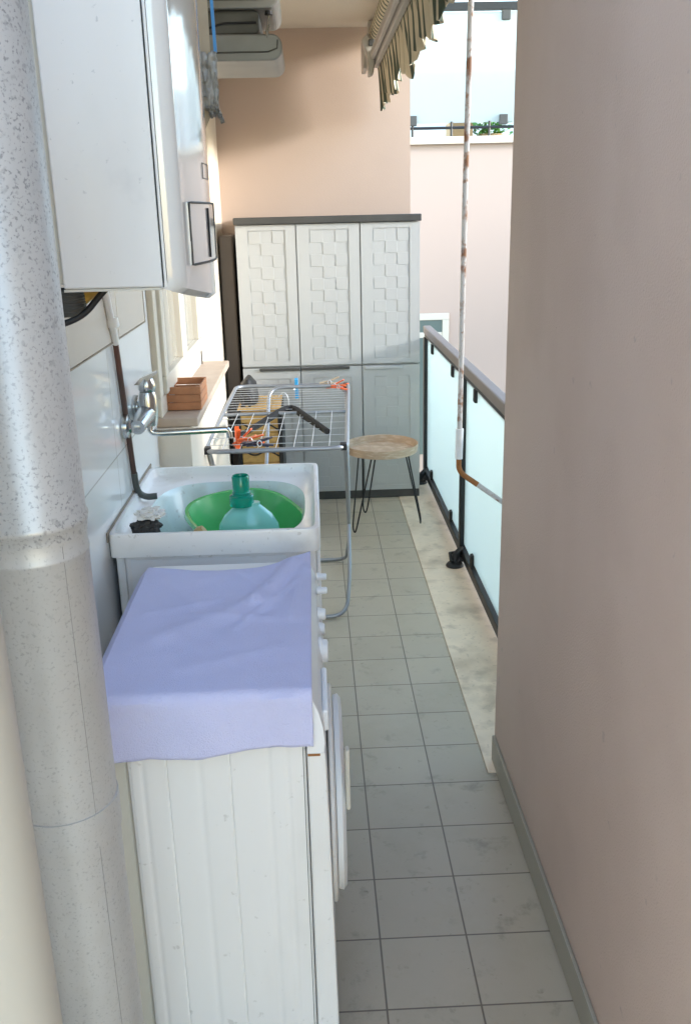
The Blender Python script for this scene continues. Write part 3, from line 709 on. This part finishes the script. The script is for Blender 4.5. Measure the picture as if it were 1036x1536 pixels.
bm = B(); prism(bm, [(-.176, 2.2), (-.170, 2.2), (-.164, 1.90), (-.170, 1.90)], 'y', 1.959, 1.9645); obj('blue_edge', bm, 'bluetape', pp)

# ================= ducts
def vpipe(bm, cx, cy, r, z0, z1, beads=(), seg=48):
    prof = [(r, z0)]; 
    for zb, h, d in sorted(beads): prof += [(r, zb-h*.6), (r+d, zb-h*.3), (r+d, zb+h*.3), (r, zb+h*.6)]
    prof.append((r, z1)); lathe(bm, prof, (cx, cy, 0), seg=seg)
du = thing('flue_duct', (-.34, 1.06, 0), 'large silvery galvanised steel duct running down the left side', 'duct')
pcx, pcy = -.347, 1.06
bm = B(); vpipe(bm, pcx, pcy, .068, 1.245, 2.565, ((1.262, .010, .0022),)); obj('upper_section', bm, 'galv', du, smooth=True, label='speckled upper duct section')
bm = B(); vpipe(bm, pcx, pcy, .0665, .85, 1.2445, ((1.222, .006, .001),)); obj('middle_section', bm, 'galv2', du, smooth=True)
bm = B(); vpipe(bm, pcx, pcy, .0685, .827, .875); obj('joint_collar', bm, 'galv2', du, smooth=True)
bm = B(); vpipe(bm, pcx, pcy, .066, .001, .8268); obj('lower_section', bm, 'galv2', du, smooth=True)
a = R(-42); sxp, syp = pcx+.0668*math.cos(a), pcy+.0668*math.sin(a)
tb('seam', 'galvseam', [(sxp, syp, .001), (sxp, syp, 1.24)], .0004, du, 6)
bm = B(); vpipe(bm, -.357, .80, .055, .001, 2.56)
obj('drain_pipe', bm, 'creampipe', smooth=True, cat='pipe', label='cream plastic pipe at the lower left beside the big duct')

# ================= faucet
fa = thing('wall_tap', (-.47, 2.4, 1.1), 'worn chrome wall mounted mixer tap with long spout over the tub', 'tap')
for y, z in ((2.33, 1.095), (2.50, 1.112)):
    bm = B(); lathe(bm, [(.032, -.4915), (.033, -.487), (.031, -.477), (.02, -.473), (.017, -.468)], (0, y, z), 'x', 28)
    lathe(bm, [(.013, -.468), (.013, -.461), (.017, -.460), (.017, -.445), (.013, -.443)], (0, y, z), 'x', 20)
    obj('flange', bm, 'chrome', fa, smooth=True)
bm = B(); tube(bm, [(-.452, 2.315, 1.094), (-.446, 2.42, 1.106), (-.452, 2.51, 1.113)], [.019, .027, .020], 18)
lathe(bm, [(.020, 1.075), (.024, 1.10), (.025, 1.15), (.021, 1.165)], (-.440, 2.43, 0), seg=24)
obj('body', bm, 'chrome', fa, smooth=True)
bm = B(); lathe(bm, [(.020, 1.166), (.023, 1.172), (.024, 1.185), (.018, 1.20), (.001, 1.203)], (-.440, 2.43, 0), seg=24)
prism(bm, [(-.470, 1.186), (-.452, 1.203), (-.425, 1.214), (-.412, 1.218), (-.411, 1.213), (-.425, 1.203), (-.445, 1.186)], 'y', 2.412, 2.446)
obj('lever', bm, 'chrome', fa, smooth=True)
tb('spout', 'chrome', smooth_path([(-.440, 2.43, 1.09), (-.440, 2.43, 1.056), (-.42, 2.43, 1.052), (-.235, 2.45, 1.052), (-.232, 2.45, 1.03)], .010), .0088, fa, 14)
# supply pipe and drain hose by the wall
hp = thing('wall_pipe', (-.47, 2.3, .9), 'thin brown metal pipe with white upper sleeve running down the tiled wall', 'pipe')
tb('pipe', 'hose', smooth_path([(-.483, 2.30, 1.312), (-.483, 2.375, .93), (-.479, 2.385, .905)], .03), .0075, hp, 12)
tb('elbow', 'hosegrey', smooth_path([(-.482, 2.368, .96), (-.482, 2.38, .905), (-.462, 2.39, .886), (-.432, 2.395, .887)], .03), .0088, hp, 12)
tb('sleeve', 'plastic', [(-.480, 2.20, 1.50), (-.480, 2.265, 1.36), (-.482, 2.30, 1.31)], .009, hp, 12)
bm = B(); lathe(bm, [(.014, 1.353), (.016, 1.358), (.014, 1.375)], (-.478, 2.265, 0)); obj('clip', bm, 'plastic', hp, smooth=True)

# ================= awning
aw = thing('striped_awning', (.42, 4, 2.3), 'retracted awning with striped cream and green canvas under the ceiling', 'awning')
bm = B(); NYv, NZv = 420, 14
def valance(i, j):
    y = 2.35+3.13*i/NYv; t = j/NZv
    bottom = 2.14+.02*math.sin(y*9)+.022*noise.noise(Vector((y*9, 0, 0)))
    sc = (y*5.2) % 1; bottom += .045*sc if sc < .85 else .045*.85*(1-sc)/.15   # ragged steps
    z = 2.36*(1-t)+bottom*t
    x = .40+.03*t+.016*t*math.sin(y*38+2*noise.noise(Vector((y*3, 0, 0))))+.01*t*noise.noise(Vector((y*12, z*4, 1)))
    return (x, y, z)
G = [[bm.verts.new(valance(i, j)) for j in range(NZv+1)] for i in range(NYv+1)]
for i in range(NYv):
    for j in range(NZv): bm.faces.new((G[i][j], G[i+1][j], G[i+1][j+1], G[i][j+1]))
va = obj('valance', bm, 'stripes', aw, smooth=True); q = va.modifiers.new('s', 'SOLIDIFY'); q.thickness = .002
bm = B(); tube(bm, [(.40, 2.35, 2.50), (.40, 5.42, 2.50)], .05, 24); obj('canvas_roll', bm, 'stripes', aw, smooth=True)
bx('front_bar', 'awnmetal', (.372, .398, 2.35, 5.35, 2.33, 2.375), aw, bev=.004)
bx('front_bar', 'awnmetal', (.345, .368, 2.35, 5.30, 2.35, 2.39), aw, bev=.004)
bm = B(); box(bm, .315, .34, 5.28, 5.50, 2.32, 2.47); box(bm, .345, .38, 5.36, 5.46, 2.34, 2.56); obj('wall_bracket', bm, 'awnmetal', aw, bev=.006)
bm = B(); prism(bm, [(.30, 2.44), (.33, 2.47), (.375, 2.40), (.36, 2.28), (.335, 2.27), (.325, 2.38)], 'y', 5.18, 5.26); obj('arm_joint', bm, 'awnmetal', aw, bev=.008)
bx('end_cap', 'dark', (.335, .365, 5.165, 5.1795, 2.41, 2.44), aw, bev=.003)
ck = thing('awning_crank', (.47, 2.9, .8), 'long white crank rod with rust spots hanging in front of the railing', 'crank rod')
tb('rod', 'rod', [(.482, 2.9, 2.36), (.471, 2.9, 1.63), (.466, 2.9, .93)], .0085, ck, 12)
tb('sleeve', 'plastic', [(.4665, 2.9, .93), (.4645, 2.9, .83)], .0125, ck, 16)
tb('bend', 'rust', smooth_path([(.4645, 2.9, .83), (.465, 2.9, .785), (.525, 2.88, .745)], .03), .0088, ck, 12)
tb('crank_handle', 'rod', [(.525, 2.88, .745), (.64, 2.85, .665)], .0085, ck, 12)

# ================= grey metal unit high on the left wall
un = thing('folded_wall_rack', (-.3, 3.7, 2.1), 'grey folded metal rack with rounded ends mounted high on the left wall', 'wall rack')
def rslab(name, m, x1, z0, z1, y0, y1, rr, parent=un, **k):
    pf = [(-.495, z0)]+[(x1-rr+rr*math.sin(a), z0+rr-rr*math.cos(a)) for a in [math.pi/2*i/6 for i in range(7)]]+[(x1-rr+rr*math.cos(a), z1-rr+rr*math.sin(a)) for a in [math.pi/2*i/6 for i in range(7)]]+[(-.495, z1)]
    bm = B(); prism(bm, pf, 'y', y0, y1); return obj(name, bm, m, parent, bev=.006, **k)
for z0, z1, x1 in ((2.125, 2.212, -.072), (2.292, 2.40, -.078)):
    t_ = rslab('tray', 'greypaint', x1, z0, z1, 3.62, 4.05, .038)
    tb('groove', 'greydark', [(-.495, 3.619, z0+.028), (x1-.05, 3.619, z0+.028), (x1-.018, 3.619, z0+.040), (x1-.015, 3.619, z1-.02)], .003, t_, 6)
rslab('middle_tray', 'greydark', -.15, 2.2125, 2.2915, 3.64, 4.0, .02)
tb('groove', 'black', smooth_path([(-.495, 3.637, 2.235), (-.32, 3.637, 2.235), (-.28, 3.637, 2.25), (-.16, 3.637, 2.25)], .02), .004, un, 6)
tb('bolt', 'chrome', [(-.125, 3.625, 2.2), (-.112, 3.625, 2.27)], .006, un, 8)
bm = B(); lathe(bm, [(.001, 2.27), (.014, 2.272), (.012, 2.285), (.001, 2.287)], (-.115, 3.63, 0), seg=12); obj('knob', bm, 'black', un)

for o in bpy.data.objects:
    if 'wl' in o: del o['wl']
